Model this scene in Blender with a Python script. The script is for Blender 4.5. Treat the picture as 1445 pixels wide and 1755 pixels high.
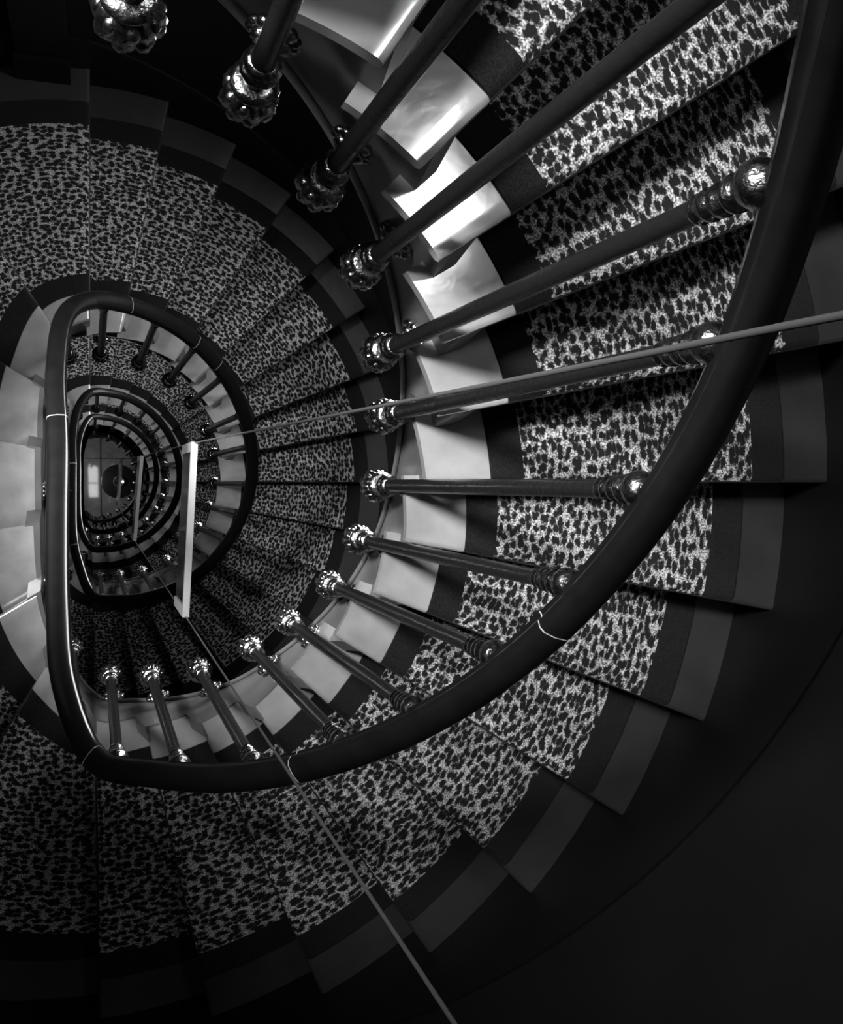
import bpy, math, random
import numpy as np
from mathutils import Vector, Matrix
random.seed(7)
for o in list(bpy.data.objects): bpy.data.objects.remove(o)
scene = bpy.context.scene

# ---------------------------------------------------------------- camera, light, exposure
EYE = 20.86                     # camera height above the lobby floor (m)
cam_d = bpy.data.cameras.new('camera'); cam = bpy.data.objects.new('camera', cam_d)
scene.collection.objects.link(cam); scene.camera = cam
cam_d.sensor_fit = 'HORIZONTAL'; cam_d.sensor_width = 36.0; cam_d.lens = 1700 / 1445 * 36
cam_d.clip_start = 0.02; cam_d.clip_end = 100
cam.matrix_world = Matrix(((0.948587, 0.009584, -0.31637, 0), (0, 0.999541, 0.03028, 0),
                           (0.316516, -0.028723, 0.948152, EYE), (0, 0, 0, 1)))
world = bpy.data.worlds.new('world'); scene.world = world; world.use_nodes = True
world.node_tree.nodes['Background'].inputs[0].default_value = (1, 1, 1, 1)
world.node_tree.nodes['Background'].inputs[1].default_value = 0.004
scene.view_settings.view_transform = 'Standard'; scene.view_settings.look = 'None'
scene.view_settings.exposure = 0.0; scene.view_settings.gamma = 1.0
scene.view_settings.use_curve_mapping = False

def area(name, loc, target, sx, sy, power, shape='RECTANGLE', spread=180):
    d = bpy.data.lights.new(name, 'AREA'); d.shape = shape; d.size = sx; d.size_y = sy; d.energy = power
    d.spread = math.radians(spread)
    o = bpy.data.objects.new(name, d); scene.collection.objects.link(o); o.location = loc
    o.rotation_euler = (Vector(target) - Vector(loc)).to_track_quat('-Z', 'Y').to_euler()
    return o
WIN_PHI = math.radians(39.5)      # the stair window, in the round wall above the first flight
WIN_LO, WIN_HI = EYE + 0.50, EYE + 2.2
# added fill lights without real fixtures, on the straight side, one to a storey
area('landing_fill', (-1.15, 0.95, EYE + 0.35), (1.75, -0.2, EYE - 2.6), 0.6, 0.6, 33, 'DISK', 52)
area('landing_fill', (-1.25, 0.65, EYE - 2.05), (2.1, -0.4, EYE - 5.5), 0.5, 0.5, 30, 'DISK', 52)
area('landing_fill', (-1.15, 0.80, EYE - 6.6), (1.6, 0.35, EYE - 10.8), 0.4, 0.4, 5, 'DISK', 80)
area('landing_fill', (-1.15, 0.80, EYE - 11.1), (1.6, 0.35, EYE - 15.0), 0.4, 0.4, 4, 'DISK', 90)
# added unseen fill light to brighten the left of the lobby floor
area('lobby_fill', (-0.75, 0.1, 1.9), (0.0, 0.05, 0.0), 0.5, 0.4, 12)

# ---------------------------------------------------------------- materials
def mat(name, col, rough=0.5, metal=0.0, spec=0.5, noise=None, bump=None, emit=None):
    m = bpy.data.materials.new(name); m.use_nodes = True; nt = m.node_tree
    b = nt.nodes['Principled BSDF']
    b.inputs['Base Color'].default_value = (col, col, col, 1); b.inputs['Roughness'].default_value = rough
    b.inputs['Metallic'].default_value = metal; b.inputs['Specular IOR Level'].default_value = spec
    geo = nt.nodes.new('ShaderNodeNewGeometry')
    if noise:
        sc, lo, hi = noise
        n = nt.nodes.new('ShaderNodeTexNoise'); n.inputs['Scale'].default_value = sc; n.inputs['Detail'].default_value = 5
        nt.links.new(geo.outputs['Position'], n.inputs['Vector'])
        r = nt.nodes.new('ShaderNodeMapRange'); r.inputs['From Min'].default_value = 0.3; r.inputs['From Max'].default_value = 0.7
        r.inputs['To Min'].default_value = lo; r.inputs['To Max'].default_value = hi
        nt.links.new(n.outputs['Fac'], r.inputs['Value']); nt.links.new(r.outputs['Result'], b.inputs['Base Color'])
    if bump:
        sc, st = bump
        n = nt.nodes.new('ShaderNodeTexNoise'); n.inputs['Scale'].default_value = sc; n.inputs['Detail'].default_value = 4
        nt.links.new(geo.outputs['Position'], n.inputs['Vector'])
        bp = nt.nodes.new('ShaderNodeBump'); bp.inputs['Strength'].default_value = st; bp.inputs['Distance'].default_value = 0.01
        nt.links.new(n.outputs['Fac'], bp.inputs['Height']); nt.links.new(bp.outputs['Normal'], b.inputs['Normal'])
    if emit:
        b.inputs['Emission Color'].default_value = (1, 1, 1, 1); b.inputs['Emission Strength'].default_value = emit
    return m

def polish(name, rough=0.06, ior=1.9):
    b = M[name].node_tree.nodes['Principled BSDF']; b.inputs['Coat Weight'].default_value = 1.0
    b.inputs['Coat Roughness'].default_value = rough; b.inputs['Coat IOR'].default_value = ior
def leopard_mat():
    m = bpy.data.materials.new('leopard_carpet'); m.use_nodes = True; nt = m.node_tree; N = nt.nodes; K = nt.links
    b = N['Principled BSDF']; b.inputs['Roughness'].default_value = 0.95; b.inputs['Specular IOR Level'].default_value = 0.1
    geo = N.new('ShaderNodeNewGeometry'); uv = N.new('ShaderNodeUVMap'); uv.uv_map = 'runner'
    wn = N.new('ShaderNodeTexNoise'); wn.noise_dimensions = '2D'; wn.inputs['Scale'].default_value = 1.3; wn.inputs['Detail'].default_value = 4
    wn.inputs['Roughness'].default_value = 0.65
    K.new(uv.outputs['UV'], wn.inputs['Vector'])
    mx = N.new('ShaderNodeMixRGB'); mx.blend_type = 'LINEAR_LIGHT'; mx.inputs['Fac'].default_value = 0.55
    K.new(uv.outputs['UV'], mx.inputs['Color1']); K.new(wn.outputs['Color'], mx.inputs['Color2'])
    v = N.new('ShaderNodeTexVoronoi'); v.voronoi_dimensions = '2D'; v.inputs['Scale'].default_value = 1.0; v.inputs['Randomness'].default_value = 0.7
    K.new(mx.outputs['Color'], v.inputs['Vector'])
    r1 = N.new('ShaderNodeMapRange'); r1.inputs['From Min'].default_value = 0.36; r1.inputs['From Max'].default_value = 0.56
    K.new(v.outputs['Distance'], r1.inputs['Value'])
    fn = N.new('ShaderNodeTexNoise'); fn.inputs['Scale'].default_value = 210; fn.inputs['Detail'].default_value = 2
    K.new(geo.outputs['Position'], fn.inputs['Vector'])
    r2 = N.new('ShaderNodeMapRange'); r2.inputs['From Min'].default_value = 0.40; r2.inputs['From Max'].default_value = 0.62
    r2.inputs['To Min'].default_value = 0.12; r2.inputs['To Max'].default_value = 1.0
    K.new(fn.outputs['Fac'], r2.inputs['Value'])
    mul = N.new('ShaderNodeMath'); mul.operation = 'MULTIPLY'
    K.new(r1.outputs['Result'], mul.inputs[0]); K.new(r2.outputs['Result'], mul.inputs[1])
    r3 = N.new('ShaderNodeMapRange'); r3.inputs['To Min'].default_value = 0.012; r3.inputs['To Max'].default_value = 0.62
    K.new(mul.outputs[0], r3.inputs['Value']); K.new(r3.outputs['Result'], b.inputs['Base Color'])
    bp = N.new('ShaderNodeBump'); bp.inputs['Strength'].default_value = 0.5; bp.inputs['Distance'].default_value = 0.003
    K.new(fn.outputs['Fac'], bp.inputs['Height']); K.new(bp.outputs['Normal'], b.inputs['Normal'])
    return m

M = dict(
    leopard=leopard_mat(),
    border=mat('carpet_border', 0.012, 0.95, spec=0.1, noise=(220, 0.006, 0.018), bump=(300, 0.4)),
    white=mat('painted_tread_end', 0.28, 0.17, spec=1.0, noise=(9, 0.26, 0.38), bump=(14, 0.12)),
    grey=mat('dark_painted_tread', 0.022, 0.45, noise=(7, 0.018, 0.027), bump=(25, 0.15)),
    stringer=mat('stringer_paint', 0.10, 0.3, noise=(5, 0.075, 0.125), bump=(8, 0.1)),
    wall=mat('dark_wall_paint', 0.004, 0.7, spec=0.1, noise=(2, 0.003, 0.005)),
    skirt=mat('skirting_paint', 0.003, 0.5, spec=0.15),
    wood=mat('dark_polished_wood', 0.005, 0.3, spec=0.25, noise=(18, 0.004, 0.006)),
    iron=mat('dark_iron', 0.007, 0.3, spec=0.25, bump=(60, 0.2)),
    brass=mat('worn_brass', 0.4, 0.22, metal=1.0, noise=(70, 0.2, 0.6), bump=(90, 0.35)),
    steel=mat('brushed_steel', 0.42, 0.4, metal=0.6),
    glass=mat('smoked_glass', 0.003, 0.1, spec=0.2),
    wire=mat('steel_wire', 0.12, 0.4, metal=0.7),
    seam=mat('rail_seam', 0.3, 0.4),
    marble=mat('lobby_marble', 0.3, 0.18, noise=(3, 0.16, 0.28)),
    joint=mat('marble_joint', 0.03, 0.4),
    table=mat('dark_lacquer', 0.015, 0.25),
    dish=mat('silver_dish', 0.7, 0.2, metal=1.0),
    pane=mat('daylit_pane', 0.8, 0.5, emit=15.0),
    sky_pane=mat('rooflight_pane', 0.8, 0.5, emit=2.6),
    frame=mat('window_paint', 0.3, 0.4),
)

polish('white', 0.10); polish('marble', 0.03, 2.4); polish('wood', 0.14, 1.45)
# ---------------------------------------------------------------- mesh helpers
def mesh_obj(name, V, F, mats, parent=None, mi=None, smooth=False):
    me = bpy.data.meshes.new(name); me.from_pydata([tuple(map(float, v)) for v in V], [], F); me.validate()
    for m in (mats if isinstance(mats, (list, tuple)) else [mats]): me.materials.append(M[m])
    if mi:
        for p, k in zip(me.polygons, mi): p.material_index = k
    if smooth is not False:
        for p in me.polygons: p.use_smooth = True
        if isinstance(smooth, (int, float)) and smooth is not True:
            me.set_sharp_from_angle(angle=math.radians(smooth))
    o = bpy.data.objects.new(name, me); scene.collection.objects.link(o)
    if parent: o.parent = parent
    return o
def tag(o, label=None, cat=None, group=None, kind=None):
    if label: o['label'] = label
    if cat: o['category'] = cat
    if group: o['group'] = group
    if kind: o['kind'] = kind
    return o
def thing(name, label, cat, group=None, loc=(0, 0, 0)):
    o = bpy.data.objects.new(name, None); scene.collection.objects.link(o); o.location = loc
    o.empty_display_size = 0.1
    return tag(o, label, cat, group)
class MB:
    def __init__(s): s.V = []; s.F = []; s.mi = []
    def add(s, V, F, k=0):
        n = len(s.V); s.V += [tuple(v) for v in V]; s.F += [tuple(i + n for i in f) for f in F]; s.mi += [k] * len(F)
    def box(s, c, size, rot=None, k=0):
        x, y, z = [a / 2 for a in size]; R = rot or Matrix.Identity(3)
        V = [Vector(c) + R @ Vector(p) for p in ((-x,-y,-z),(x,-y,-z),(x,y,-z),(-x,y,-z),(-x,-y,z),(x,-y,z),(x,y,z),(-x,y,z))]
        s.add(V, [(0,3,2,1),(4,5,6,7),(0,1,5,4),(1,2,6,5),(2,3,7,6),(3,0,4,7)], k)
    def tube(s, pts, r, n=10, k=0, closed=False):
        pts = [Vector(p) for p in pts]; rr = r if isinstance(r, (list, tuple)) else [r] * len(pts)
        V = []; m = len(pts)
        for i, p in enumerate(pts):
            a = pts[(i + 1) % m] if (closed or i < m - 1) else p; b = pts[i - 1] if (closed or i > 0) else p
            t = (a - b).normalized(); u = t.cross(Vector((0.31, 0.17, 0.93) if abs(t.z) < 0.9 else (1, 0, 0))).normalized(); w = t.cross(u)
            V += [p + rr[i] * (math.cos(q) * u + math.sin(q) * w) for q in [2 * math.pi * j / n for j in range(n)]]
        F = []
        for i in range(m if closed else m - 1):
            i2 = (i + 1) % m
            F += [(i*n + j, i*n + (j+1) % n, i2*n + (j+1) % n, i2*n + j) for j in range(n)]
        if not closed: F += [tuple(range(n))[::-1], tuple((m-1)*n + j for j in range(n))]
        s.add(V, F, k)
    def lathe(s, prof, n=24, lobes=0, amp=0.0, k=0, twist=0.0):
        V = []
        for r, z in prof:
            for j in range(n):
                a = 2 * math.pi * j / n
                q = r * (1 + amp * math.cos(lobes * a + twist * z)) if lobes else r
                V.append((q * math.cos(a), q * math.sin(a), z))
        F = []
        for i in range(len(prof) - 1):
            F += [(i*n + j, i*n + (j+1) % n, (i+1)*n + (j+1) % n, (i+1)*n + j) for j in range(n)]
        F += [tuple(range(n))[::-1], tuple((len(prof)-1)*n + j for j in range(n))]
        s.add(V, F, k)
    def build(s, name, mats, parent=None, smooth=False): return mesh_obj(name, s.V, s.F, mats, parent, s.mi, smooth)

# ---------------------------------------------------------------- the stair's plan and levels
# u counts risers down one turn (0..23): 0..16 wind round the right half, 16..23 pass the straight side
NU = 23; NL = 5
RISE = {1: 4.2/23, 2: 4.75/23, 3: 3.75/23, 4: 4.2/23, 5: 4.2/23}
BASE = {1: 0.0, 2: 4.2, 3: 8.95, 4: 12.7, 5: 16.9}
def drail(l, u): return BASE[l] + 1.318 - 8 * 0.1826 + RISE[l] * u + (0.0 if l == 1 else 0.0)
def dtread(l, u): return drail(l, u) + 1.0
def z_of(d): return EYE - d
PHI = lambda u: math.radians(89.5 - 11.2 * u) if u <= 16 else math.radians(-89.7 - (u - 16) * 180.8 / 7)
RR = {1: [0.638,0.695,0.737,0.763,0.785,0.806,0.826,0.841,0.843,0.836,0.827,0.816,0.803,0.79,0.776,0.759,0.739],
      2: [0.70,0.74,0.77,0.795,0.815,0.833,0.848,0.863,0.874,0.879,0.879,0.878,0.874,0.863,0.848,0.829,0.80],
      3: [0.747,0.78,0.805,0.82,0.829,0.835,0.838,0.84,0.841,0.837,0.825,0.809,0.793,0.778,0.762,0.745,0.724],
      4: [0.77,0.803,0.83,0.852,0.868,0.876,0.873,0.863,0.851,0.84,0.831,0.821,0.81,0.796,0.775,0.747,0.714],
      5: [0.831,0.851,0.863,0.867,0.869,0.87,0.869,0.862,0.851,0.84,0.831,0.821,0.81,0.796,0.775,0.747,0.714]}
RIN = {1: [0.69,0.715,0.735,0.751,0.763,0.769,0.777,0.787,0.801,0.82,0.832,0.838,0.846,0.858,0.858,0.85,0.83],
       2: [0.75,0.785,0.808,0.82,0.828,0.833,0.836,0.838,0.84,0.842,0.843,0.843,0.842,0.838,0.83,0.815,0.79]}
for l in (3, 4, 5): RIN[l] = [a + 0.0 for a in RIN[2]]
LEFT_RAIL1 = [(-0.075,-0.57), (-0.095,-0.38), (-0.10,-0.15), (-0.10,0.13), (-0.11,0.38), (-0.085,0.60)]
LEFT_RAIL = [(-0.09,-0.57), (-0.125,-0.38), (-0.13,-0.15), (-0.13,0.13), (-0.13,0.38), (-0.09,0.60)]
LEFT_IN = [(-0.12,-0.62), (-0.165,-0.41), (-0.17,-0.16), (-0.17,0.14), (-0.165,0.40), (-0.12,0.66)]
def build_path(R, left):
    P = []
    for l in range(1, NL + 1):
        P += [(R[l][u] * math.cos(PHI(u)), R[l][u] * math.sin(PHI(u))) for u in range(17)] + (LEFT_RAIL1 if (l == 1 and left is LEFT_RAIL) else left)
    P.append((0.0, R[NL][0])); return P
RAILP = build_path(RR, LEFT_RAIL); INP = build_path(RIN, LEFT_IN)
def spline(P, U):
    U = max(-0.999, min(U, len(P) - 1.001)); i = int(math.floor(U)); t = U - i
    g = lambda k: Vector(P[max(0, min(len(P) - 1, k))])
    a, b, c, d = g(i-1), g(i), g(i+1), g(i+2)
    if i < 0: return g(0)
    return 0.5 * ((2*b) + (c-a)*t + (2*a-5*b+4*c-d)*t*t + (3*b-a-3*c+d)*t**3)
def rail_xy(l, u): return spline(RAILP, (l-1)*NU + u)
def in_xy(l, u): return spline(INP, (l-1)*NU + u)
def r_out(phi):                                  # the round wall's radius, a touch oval
    return 1.985 + 0.02 * math.cos(phi)
def out_xy(l, u):
    p = PHI(u) if u >= 0 else math.radians(89.5 - 11.2*u); r = r_out(p); return Vector((r*math.cos(p), r*math.sin(p)))
def pos(l, u, t):
    a, b = in_xy(l, u), out_xy(l, u); return a.lerp(b, t)
T_IN2, T_PI, T_PO, T_PO2 = 0.130, 0.205, 0.775, 0.862

def prof_point(l, u_n, t, delta, z):             # a point 'delta' metres back from the nosing of step u_n
    p0 = pos(l, u_n, t); p1 = pos(l, u_n - 0.25, t); d = (p1 - p0); s = d.length / 0.25
    u = u_n - delta / max(s, 0.02); q = pos(l, u, t) if delta >= 0 else p0 + (p0 - p1).normalized() * (-delta)
    return (q.x, q.y, z)

def slab(mb, l, u, ts, thick, lift, k_of, back_extra=0.12, nose_r=0.014):
    """closed tread slab between the radial fractions ts, top at the step's level + lift"""
    z0 = z_of(dtread(l, u)) + lift; rings = []
    for t in ts:
        top = []; bot = []
        lo = u - 1 - back_extra; nseg = 5 if u <= 16 else 7
        # distances: the rounded nosing uses real metres, the rest uses fractions of the going
        for j in range(nseg + 1):
            uu = lo + (u - lo) * j / nseg
            if j == nseg: break
            q = pos(l, uu, t); top.append((q.x, q.y, z0)); bot.append((q.x, q.y, z0 - thick))
        for a in (90, 65, 35, 0):
            r = nose_r; dx = r - r * math.cos(math.radians(a)); dz = r * math.sin(math.radians(a)) - r
            top.append(prof_point(l, u, t, dx, z0 + dz)); bot.append(prof_point(l, u, t, dx, z0 - thick - dz))
        rings.append((top, bot))
    m = len(rings[0][0]); V = []; 
    for top, bot in rings: V += top + bot
    n2 = 2 * m; F = []; K = []
    for i in range(len(rings) - 1):
        a = i * n2; b = (i + 1) * n2; k = k_of(i)
        for j in range(m - 1):
            F.append((a+j, a+j+1, b+j+1, b+j)); K.append(k)
            F.append((a+m+j+1, a+m+j, b+m+j, b+m+j+1)); K.append(k)
        F.append((a+m-1, a+2*m-1, b+2*m-1, b+m-1)); K.append(k)
        F.append((a+m, a, b, b+m)); K.append(k)
    for j in range(m - 1):
        F.append((j+1, j, m+j, m+j+1)); K.append(k_of(0))
        a = (len(rings)-1) * n2
        F.append((a+j, a+j+1, a+m+j+1, a+m+j)); K.append(k_of(len(rings)-2))
    n = len(mb.V); mb.V += V; mb.F += [tuple(i + n for i in f) for f in F]; mb.mi += K

def riser(mb, l, u, ts, recess, drop, th, k_of, ztop=-0.04):
    z1 = z_of(dtread(l, u)) + ztop; z0 = z1 - drop
    for i in range(len(ts) - 1):
        V = []
        for t in (ts[i], ts[i+1]):
            for dl in (recess, recess + th):
                x, y, _ = prof_point(l, u, t, dl, 0); V += [(x, y, z0), (x, y, z1)]
        mb.add(V, [(0,1,5,4),(2,6,7,3),(0,2,3,1),(4,5,7,6),(1,3,7,5),(0,4,6,2)], k_of(i))

# ---------------------------------------------------------------- setting: walls, floor, ceiling, window, door
def wall_ring(name, p0, p1, z0, z1, r_add=0.0, n=48, th=0.12, material='wall'):
    V = []; F = []
    for i in range(n + 1):
        p = p0 + (p1 - p0) * i / n; r = r_out(p) + r_add
        for q, z in ((r, z0), (r, z1), (r + th, z1), (r + th, z0)): V.append((q*math.cos(p), q*math.sin(p), z))
    for i in range(n):
        a = 4*i; b = a + 4
        F += [(a, b, b+1, a+1), (a+1, b+1, b+2, a+2), (a+2, b+2, b+3, a+3), (a+3, b+3, b, a)]
    F += [(0, 1, 2, 3), (4*n+3, 4*n+2, 4*n+1, 4*n)]
    return tag(mesh_obj(name, V, F, material, smooth=40), kind='structure')
TOP = EYE + 4.0
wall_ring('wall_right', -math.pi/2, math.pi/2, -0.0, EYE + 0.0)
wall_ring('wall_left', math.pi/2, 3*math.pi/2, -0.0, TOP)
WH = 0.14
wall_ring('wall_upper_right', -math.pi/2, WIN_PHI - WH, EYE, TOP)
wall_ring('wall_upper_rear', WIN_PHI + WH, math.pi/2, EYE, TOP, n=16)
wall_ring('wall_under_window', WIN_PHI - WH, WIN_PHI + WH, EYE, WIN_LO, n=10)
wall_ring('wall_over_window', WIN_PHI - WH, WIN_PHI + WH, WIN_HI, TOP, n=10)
w = wall_ring('window_1', WIN_PHI - WH, WIN_PHI + WH, WIN_LO, WIN_HI, r_add=0.05, n=10, th=0.02, material='pane')
mb = MB()
for a in (-WH, 0.0, WH):
    p = WIN_PHI + a * 0.97; r = r_out(p) + 0.03
    mb.box((r*math.cos(p), r*math.sin(p), (WIN_LO+WIN_HI)/2), (0.05, 0.05, WIN_HI-WIN_LO), Matrix.Rotation(p, 3, 'Z'))
mb.build('window_frame', 'frame', w)
# the same window on each storey below, set in the wall over the flight
for k, (zl, zh) in enumerate(((EYE - 4.25, EYE - 2.6), (EYE - 8.9, EYE - 7.35), (EYE - 12.7, EYE - 11.1)), 2):
    p0, p1 = math.radians(28), math.radians(52)
    w = wall_ring('window_%d' % k, p0, p1, zl, zh, r_add=-0.035, n=8, th=0.03, material='pane')
    mb = MB()
    for a in (p0, (p0+p1)/2, p1):
        r = r_out(a) - 0.035; mb.box((r*math.cos(a), r*math.sin(a), (zl+zh)/2), (0.05, 0.05, zh-zl+0.08), Matrix.Rotation(a, 3, 'Z'))
    mb.build('window_frame', 'frame', w)
V = [(0, 0, 0)] ; n = 64
mbf = MB()
def disk(mb, r, z, th, k=0, n=64):
    V = [(r*math.cos(2*math.pi*i/n), r*math.sin(2*math.pi*i/n), zz) for zz in (z, z - th) for i in range(n)]
    mb.add(V, [tuple(range(n)), tuple(range(2*n-1, n-1, -1))] + [(i, n+i, n+(i+1) % n, (i+1) % n) for i in range(n)], k)
mbf = MB(); disk(mbf, 2.1, 0.0, 0.1)
fl = tag(mbf.build('floor', 'marble'), kind='structure')
mb = MB()
for y in (0.47, -0.72): mb.box((0, y, 0.002), (3.9, 0.02, 0.003))
for x in (0.20, -0.85): mb.box((x, 0, 0.002), (0.03, 3.9, 0.003))
mb.build('floor_joint', 'joint', fl)
mbc = MB(); disk(mbc, 2.1, TOP + 0.1, 0.1); tag(mbc.build('ceiling', 'wall'), kind='structure')
mb = MB(); mb.box((-0.08, 0.08, TOP - 0.03), (0.82, 1.50, 0.02))
sk = tag(mb.build('window_5', 'sky_pane'), kind='structure')            # the roof light over the well
mb = MB()
for x in (-0.50, 0.34): mb.box((x, 0.08, TOP - 0.05), (0.05, 1.6, 0.07))
for y in (-0.69, -0.05, 0.85): mb.box((-0.08, y, TOP - 0.05), (0.86, 0.05, 0.07))
mb.build('window_frame', 'frame', sk)

# ---------------------------------------------------------------- flights of steps
FLOORN = {1: 'topmost', 2: 'second', 3: 'third', 4: 'fourth', 5: 'lowest'}
FL_LABEL = {
 1: 'topmost winding flight of steps, nearest the camera, with large white tread ends',
 2: 'second winding flight of steps, seen through the well below the topmost flight',
 3: 'third winding flight of steps down, its grey tread ends glimpsed under the second handrail',
 4: 'fourth winding flight of steps down, only a thin ring of pale tread ends showing',
 5: 'lowest winding flight of steps, the small dark ring just above the lobby floor'}
CP_LABEL = {
 1: 'leopard-spotted stair carpet with dark borders on the topmost flight, largest in view',
 2: 'leopard-spotted stair carpet on the second flight, between the topmost railing and the one below',
 3: 'leopard-spotted stair carpet on the third flight down, a narrow band inside the second handrail',
 4: 'leopard-spotted stair carpet on the fourth flight, in deep shade beside the third handrail',
 5: 'leopard-spotted stair carpet on the lowest flight next to the lobby floor'}
RL_LABEL = {
 1: 'topmost dark wooden handrail on iron balusters with brass knobs, sweeping across the foreground',
 2: 'second stair railing from the top, its glossy rail curving round the well left of centre',
 3: 'third stair railing down, a smaller dark loop inside the second one',
 4: 'fourth stair railing down, a thin loop around the lobby view',
 5: 'lowest and smallest stair railing, edging the lobby floor with dark knobs'}
U_END = {1: 23, 2: 23, 3: 23, 4: 23, 5: 17}
TS_STEP = [0.0, T_IN2, T_PO2, 1.0]
for l in range(1, NL + 1):
    u0 = 1
    fl_ = thing('stair_flight', FL_LABEL[l], 'stairs', 'flights of the winding stair', (0, 0, z_of(dtread(l, 8))))
    zoff = -z_of(dtread(l, 8))
    carpet = MB()
    for u in range(u0, U_END[l] + 1):
        last = (l == NL and u == U_END[l])
        nxt = RISE[l]
        be = 0.12 if u > 1 or l > 1 else 0.12
        # dark-painted body: from the carpet edge to the wall
        mb = MB(); slab(mb, l, u, [T_IN2, T_PO2, 1.0], 0.048, 0.0, lambda i: 0, be)
        riser(mb, l, u, [0.03, T_IN2, 0.5, 1.0], 0.032, nxt - 0.035, 0.02, lambda i: 0)
        mb.V = [(x, y, z + zoff) for x, y, z in mb.V]
        st = mb.build('step', 'grey', fl_, smooth=30)
        mb = MB(); slab(mb, l, u, [-0.012 if u < 13 else 0.03, T_IN2 * 0.5, T_IN2], 0.026, 0.001, lambda i: 0, be)
        mb.V = [(x, y, z + zoff) for x, y, z in mb.V]
        te = mb.build('tread_end', 'white', st, smooth=30)
        # carpet over tread and riser
        ts = [T_IN2 + 0.002, T_PI, (T_PI*2+T_PO)/3, (T_PI+T_PO*2)/3, T_PO, T_PO2]
        kk = lambda i: 0 if i in (0, 4) else 1
        slab(carpet, l, u, ts, 0.058, 0.007, kk, -0.02 if False else 0.05, nose_r=0.026)
        riser(carpet, l, u, ts, 0.024, nxt - 0.045, 0.007, kk, ztop=-0.045)
    c = carpet.build('stair_carpet', ['border', 'leopard'], None, smooth=30)
    tag(c, CP_LABEL[l], 'stair carpet', 'leopard stair carpets')
    uvl = c.data.uv_layers.new(name='runner')           # runs along the runner: 36 mm x 22 mm spots
    for lp in c.data.loops:
        x, y, z = c.data.vertices[lp.vertex_index].co
        uvl.data[lp.index].uv = ((-math.atan2(y, x + 0.0001) * 1.35 - z) / 0.031, math.hypot(x, y) / 0.0200)
    # stringer: the closed string on the well side, hung under the tread ends
    V = []; F = []; nn = 0; q = 6
    us = [i / q for i in range(0, U_END[l] * q + 1)]
    def sidept(u, off):
        a = in_xy(l, u); b = out_xy(l, u); d = (b - a).normalized(); return a + d * off
    for u in us:
        st_top = z_of(dtread(l, max(1, math.ceil(u - 1e-6)))) - (0.03 if u < 12.01 else 0.0)
        zb = z_of(dtread(l, u)) - 0.42
        a = sidept(u, 0.028); b = sidept(u, 0.085)
        V += [(a.x, a.y, zb), (a.x, a.y, st_top), (b.x, b.y, st_top), (b.x, b.y, zb)]
    for i in range(len(us) - 1):
        a = 4*i; b = a + 4
        F += [(a, a+1, b+1, b), (a+1, a+2, b+2, b+1), (a+2, a+3, b+3, b+2), (a+3, a, b, b+3)]
    V = [(x, y, z + zoff) for x, y, z in V]
    mesh_obj('stringer', V, F, 'stringer', fl_, smooth=25)
    mb = MB(); mb.tube([(sidept(u, 0.022).x, sidept(u, 0.022).y, z_of(dtread(l, u)) - 0.415 + zoff) for u in us], 0.008, 8)
    mb.build('stringer_moulding', 'stringer', fl_, smooth=True)
    # soffit under the steps
    V = []; F = []
    us2 = [i / 3 for i in range(0, U_END[l] * 3 + 1)]
    for u in us2:
        z = z_of(dtread(l, u)) - 0.36 + zoff
        for t in (0.05, 0.99):
            p = pos(l, u, t); V += [(p.x, p.y, z), (p.x, p.y, z - 0.02)]
    for i in range(len(us2) - 1):
        a = 4*i; b = a + 4
        F += [(a, b, b+2, a+2), (a+1, a+3, b+3, b+1), (a, a+1, b+1, b), (a+2, b+2, b+3, a+3)]
    mesh_obj('soffit', V, F, 'stringer', fl_, smooth=True)
# skirting board following the steps on the round wall, one per flight
for l in range(1, NL + 1):
    V = []; F = []; us = [i / 3 for i in range(0, U_END[l] * 3 + 1)]
    for u in us:
        p = PHI(u); r = r_out(p)
        z1 = z_of(dtread(l, u)) + 0.30; z0 = z_of(dtread(l, u)) - 0.2
        for q, z in ((r - 0.012, z0), (r - 0.012, z1), (r + 0.01, z1), (r + 0.01, z0)): V.append((q*math.cos(p), q*math.sin(p), z))
    for i in range(len(us) - 1):
        a = 4*i; b = a + 4
        F += [(a, b, b+1, a+1), (a+1, b+1, b+2, a+2), (a+2, b+2, b+3, a+3)]
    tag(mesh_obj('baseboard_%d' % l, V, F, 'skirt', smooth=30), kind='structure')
# door casings on the straight side landings
for l in range(1, NL):
    mb = MB()
    zt = z_of(dtread(l, 23))
    mb.box((-0.19, 1.955, zt + 1.1), (0.22, 0.09, 2.2)); mb.box((-0.19, 1.945, zt + 0.12), (0.24, 0.12, 0.24))
    tag(mb.build('trim_%d' % l, 'skirt'), kind='structure')

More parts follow.
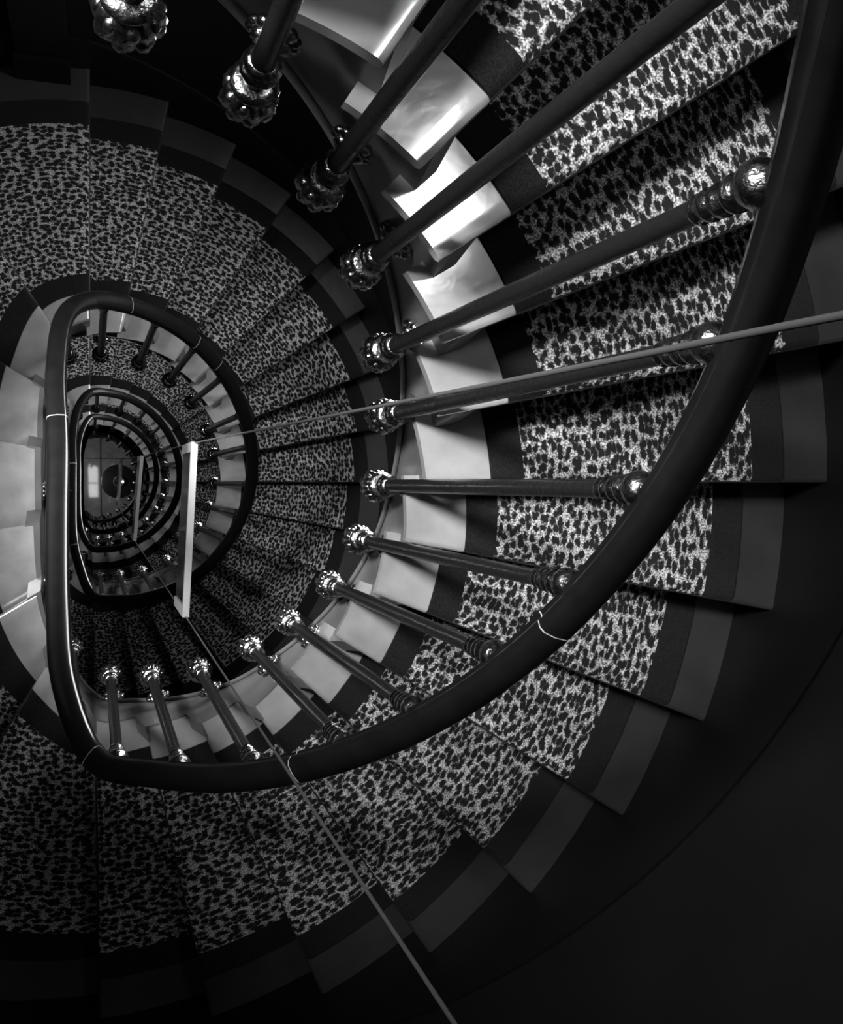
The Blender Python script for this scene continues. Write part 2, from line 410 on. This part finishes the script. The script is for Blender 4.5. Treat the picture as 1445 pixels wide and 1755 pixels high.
# ---------------------------------------------------------------- railings
def rail_pt(l, u): p = rail_xy(l, u); return Vector((p.x, p.y, z_of(drail(l, u))))
RAIL_PROF = [(-0.035, 0.004), (-0.032, 0.018), (-0.023, 0.026), (0, 0.029), (0.023, 0.026), (0.032, 0.018), (0.035, 0.004),
             (0.027, -0.006), (0.027, -0.012), (0.031, -0.018), (0.024, -0.027), (0.010, -0.031), (-0.010, -0.031),
             (-0.024, -0.027), (-0.031, -0.018), (-0.027, -0.012), (-0.027, -0.006)]
def frame_at(l, u):
    e = 0.03; t = (rail_pt(l, u + e) - rail_pt(l, u - e)).normalized()
    s = t.cross(Vector((0, 0, 1))).normalized(); up = s.cross(t).normalized(); return t, s, up
def boss_mesh():
    mb = MB()
    # leafy ball under the baluster
    prof = [(0.004, -0.052), (0.014, -0.050), (0.024, -0.042), (0.031, -0.030), (0.034, -0.016), (0.032, -0.002), (0.026, 0.008), (0.021, 0.012)]
    mb.lathe(prof, 40, 8, 0.10, twist=60)
    for ph in range(8):
        a = 2*math.pi*ph/8
        for zz, rr, s in ((-0.026, 0.0265, 0.0105), (-0.006, 0.0265, 0.009), (-0.041, 0.018, 0.008)):
            b = a + (0.39 if s == 0.009 else 0)
            mb.lathe([(s*math.sin(math.pi*q/5)+1e-4, s*-math.cos(math.pi*q/5)) for q in range(6)], 8)
            n = 48
            for i in range(len(mb.V)-n, len(mb.V)):
                x, y, z = mb.V[i]; mb.V[i] = (x + rr*math.cos(b), y + rr*math.sin(b), z*1.25 + zz)
    mb.lathe([(0.022, 0.010), (0.029, 0.014), (0.030, 0.019), (0.024, 0.024), (0.018, 0.026)], 24)
    return mb
def collar_mesh():
    mb = MB()
    mb.lathe([(0.018, 0.0), (0.026, 0.004), (0.028, 0.010), (0.023, 0.016), (0.019, 0.019), (0.024, 0.023), (0.025, 0.028), (0.019, 0.034), (0.015, 0.036)], 28, 12, 0.03)
    return mb
def rosette_mesh():                                       # leaf bracket; local +X points to the stringer
    mb = MB()
    mb.tube([(0.0, 0, 0.0), (0.03, 0, 0.006), (0.06, 0, 0.0), (0.085, 0, 0.0)], [0.011, 0.010, 0.010, 0.013], 10)
    rnd = random.Random(3)
    for k in range(19):
        a = 2 * math.pi * k / 11.0 if k < 11 else 2 * math.pi * (k - 11) / 8.0 + 0.3
        rr = 0.036 if k < 11 else 0.021
        cx, cz = rr * math.sin(a), rr * 0.8 * math.cos(a)
        s = rnd.uniform(0.0085, 0.0125)
        n0 = len(mb.V)
        mb.lathe([(s*math.sin(math.pi*q/6)+1e-4, -s*math.cos(math.pi*q/6)) for q in range(7)], 10)
        for i in range(n0, len(mb.V)):
            x, y, z = mb.V[i]; mb.V[i] = (0.070 - (0.0 if k < 11 else 0.012) + x, cx + y * (1.0 + 0.3 * math.cos(a)), cz + z * 1.2 + 0.010)
    n0 = len(mb.V)
    mb.lathe([(0.024*math.sin(math.pi*q/6)+1e-4, -0.024*math.cos(math.pi*q/6)) for q in range(7)], 14, 7, 0.12)
    for i in range(n0, len(mb.V)):
        x, y, z = mb.V[i]; mb.V[i] = (0.062 + x*0.9, y, z + 0.008)
    return mb
def finial_mesh():                                        # turned rings and ball under the handrail, z=0 at the rail
    mb = MB()
    prof = [(0.0135, -0.150), (0.020, -0.146), (0.021, -0.140), (0.0155, -0.134), (0.0155, -0.130), (0.022, -0.125), (0.023, -0.118), (0.016, -0.112),
            (0.016, -0.108), (0.023, -0.103), (0.0235, -0.095), (0.017, -0.089), (0.017, -0.084), (0.025, -0.078), (0.0255, -0.071), (0.018, -0.065),
            (0.018, -0.060), (0.026, -0.052), (0.031, -0.040), (0.031, -0.028), (0.025, -0.016), (0.016, -0.010), (0.014, 0.004)]
    mb.lathe(prof, 28); return mb
proto = {}
for nm, fn in (('boss', boss_mesh), ('collar', collar_mesh), ('rosette', rosette_mesh), ('finial', finial_mesh)):
    mb = fn(); me = bpy.data.meshes.new(nm); me.from_pydata(mb.V, [], mb.F); me.validate(); me.materials.append(M['brass'])
    for p in me.polygons: p.use_smooth = True
    proto[nm] = me
KU = [0.40, 1.90, 3.24, 4.46, 5.75, 6.81, 8.06, 9.13, 10.17, 11.27, 12.25, 13.49, 14.59, 15.57, 16.58, 18.0, 19.4, 20.8, 22.0]
KR = [0.592, 0.658, 0.690, 0.715, 0.727, 0.746, 0.771, 0.787, 0.795, 0.787, 0.787, 0.786, 0.771, 0.768, 0.687]
for l in range(1, NL + 1):
    z0 = z_of(drail(l, 8))
    root = thing('stair_railing', RL_LABEL[l], 'railing', 'railings round the stairwell', (0, 0, z0))
    us = [i / 5 for i in range(0, 23 * 5 + 1)] if l < NL else [i / 5 for i in range(0, 17 * 5 + 1)]
    V = []; F = []; n = len(RAIL_PROF)
    for u in us:
        p = rail_pt(l, u); t, s, up = frame_at(l, u)
        V += [p + s*a + up*b - Vector((0, 0, z0)) for a, b in RAIL_PROF]
    for i in range(len(us) - 1):
        F += [(i*n + j, (i+1)*n + j, (i+1)*n + (j+1) % n, i*n + (j+1) % n) for j in range(n)]
    F += [tuple(range(n)), tuple(range(len(V)-1, len(V)-n-1, -1))]
    mesh_obj('handrail', V, F, 'wood', root, smooth=50)
    joints = {1: [9.6, 12.95, 16.0, 20.3], 2: [1.0, 3.1, 4.0, 17.5, 20.0]}.get(l, [16.2])
    for u in joints:
        V = []; F = []
        for du in (-0.006, 0.006):
            p = rail_pt(l, u + du); t, s, up = frame_at(l, u)
            V += [p + s*a*1.012 + up*b*1.012 - Vector((0, 0, z0)) for a, b in RAIL_PROF]
        F = [(j, n + j, n + (j+1) % n, (j+1) % n) for j in range(n)]
        mesh_obj('rail_seam', V, F, 'seam', root)
    for i, u in enumerate(KU):
        if l == NL and u > 16.6: continue
        top = rail_pt(l, u) ; t, s, up = frame_at(l, u)
        inward = (in_xy(l, u) - out_xy(l, u)).normalized()
        top.z -= 0.026
        if i < 15:
            r = KR[i] if l == 1 else (rail_xy(l, u).length - 0.045)
            if l == 1:
                top = Vector((top.x + inward.x*0.012, top.y + inward.y*0.012, top.z))
            p = PHI(u) if u <= 16 else math.radians(-96.2)
            base = Vector((r*math.cos(p), r*math.sin(p), z_of(drail(l, u) + 1.36)))
        else:
            q = rail_xy(l, u); base = Vector((q.x - inward.x*0.03, q.y - inward.y*0.03, z_of(drail(l, u) + 1.36)))
        off = Vector((0, 0, z0)); ax = (top - base); L = ax.length; R = ax.to_track_quat('Z', 'X').to_matrix().to_4x4()
        mb = MB()
        prof = [(0.020, -0.01), (0.020, 0.03), (0.018, 0.055), (0.021, 0.065), (0.021, 0.09), (0.0175, 0.12), (0.0175, L*0.5), (0.016, L-0.16), (0.015, L)]
        mb.lathe(prof, 16)
        b = mb.build('baluster', 'iron', root, smooth=40)
        b.matrix_local = Matrix.Translation(base - off) @ R
        parts = [('boss', 'knob', 0.0, False), ('collar', 'collar', 0.062, False), ('finial', 'top_rings', L - 0.0, False)]
        for key, nm, zz, _ in parts:
            c = bpy.data.objects.new(nm, proto[key]); scene.collection.objects.link(c); c.parent = b; c.location = (0, 0, zz); c.scale = (1.3, 1.3, 1.3) if key == 'boss' else (1.15, 1.15, 1.1) if key == 'collar' else (0.95, 0.95, 1.0)
            c.rotation_euler = (0, 0, random.uniform(0, 6.28))
        c = bpy.data.objects.new('leaf_bracket', proto['rosette']); scene.collection.objects.link(c); c.parent = b
        outv = Vector((-inward.x, -inward.y, 0)).normalized()
        Rw = Matrix((( outv.x, -outv.y, 0), (outv.y, outv.x, 0), (0, 0, 1))).to_4x4()
        c.matrix_local = (Matrix.Translation((0, 0, 0.035))) @ (R.inverted() @ Rw)

# ---------------------------------------------------------------- hanging panels and their wires
def panel(a, b, ztop, h, label):
    a = Vector(a); b = Vector(b); d = (b - a); L = d.length; c = (a + b) / 2; ang = math.atan2(d.y, d.x)
    root = thing('hanging_panel', label, 'hanging panel', 'glass panels hung in the stairwell', (c.x, c.y, ztop))
    root.rotation_euler = (0, 0, ang); t = 0.026
    for nm, cc, sz in (('frame_rail', (0, 0, -0.012), (L, t, 0.024)), ('frame_rail', (0, 0, -h + 0.007), (L, 0.010, 0.014)),
                       ('frame_post', (-L/2 + 0.02, 0, -h/2), (0.04, t, h - 0.048)), ('frame_post', (L/2 - 0.02, 0, -h/2), (0.04, t, h - 0.048))):
        mb = MB(); mb.box(cc, sz); mb.build(nm, 'steel', root)
    mb = MB(); mb.box((0, 0, -h/2), (L - 0.08, 0.014, h - 0.05)); mb.build('glass_pane', 'glass', root)
    return root
PA = [((0.392, 0.158), (0.352, -0.535), 4.0, 0.44, 'nearest hanging framed glass panel, a bright steel edge left of centre'),
      ((0.400, 0.213), (0.337, -0.478), 8.35, 0.62, 'middle hanging glass panel, a smaller steel edge beside the lobby view'),
      ((0.452, 0.34), (0.400, -0.36), 15.6, 1.3, 'lowest hanging panel, two thin parallel edges above the round table')]
for a, b, d, h, lab in PA: panel(a, b, z_of(d), h, lab)
def wire(pts, label):
    mb = MB(); mb.tube([(x, y, z_of(d)) for x, y, d in pts], 0.0028, 8)
    tag(mb.build('suspension_wire', 'wire', smooth=True), label, 'wire', 'wires holding the hanging panels')
wire([(0.415, 0.02, -2.9), (0.404, 0.095, 0.5), (0.392, 0.155, 4.0), (0.400, 0.211, 8.35), (0.452, 0.338, 15.6)], "thin steel wire entering at the right edge, holding the panels' upper ends")
wire([(0.32, -0.55, -2.9), (0.340, -0.541, 0.914), (0.352, -0.532, 4.0), (0.337, -0.476, 8.35), (0.400, -0.358, 15.6)], "thin steel wire entering at the bottom edge, holding the panels' lower ends")

# ---------------------------------------------------------------- lobby table and dish
tb = thing('round_table', 'dark round table on the marble lobby floor at the bottom of the well', 'table', None, (0.52, 0.01, 0))
mb = MB(); mb.lathe([(0.30, 0.70), (0.325, 0.705), (0.33, 0.72), (0.325, 0.74), (0.31, 0.745), (0.0001, 0.745)], 48); mb.build('tabletop', 'table', tb, smooth=30)
mb = MB(); mb.lathe([(0.05, 0.03), (0.04, 0.1), (0.035, 0.3), (0.05, 0.5), (0.04, 0.6), (0.09, 0.70)], 24); mb.build('pedestal', 'table', tb, smooth=30)
mb = MB(); mb.lathe([(0.20, 0.0), (0.20, 0.02), (0.10, 0.04), (0.05, 0.045)], 32); mb.build('foot', 'table', tb, smooth=30)
mb = MB(); mb.lathe([(0.04, 0.0), (0.045, 0.005), (0.085, 0.03), (0.10, 0.055), (0.094, 0.055), (0.08, 0.035), (0.03, 0.012), (0.0001, 0.010)], 32)
d = mb.build('dish', 'dish', smooth=30); d.location = (0.52, 0.01, 0.745)
tag(d, 'small silver dish in the middle of the dark round table', 'dish')
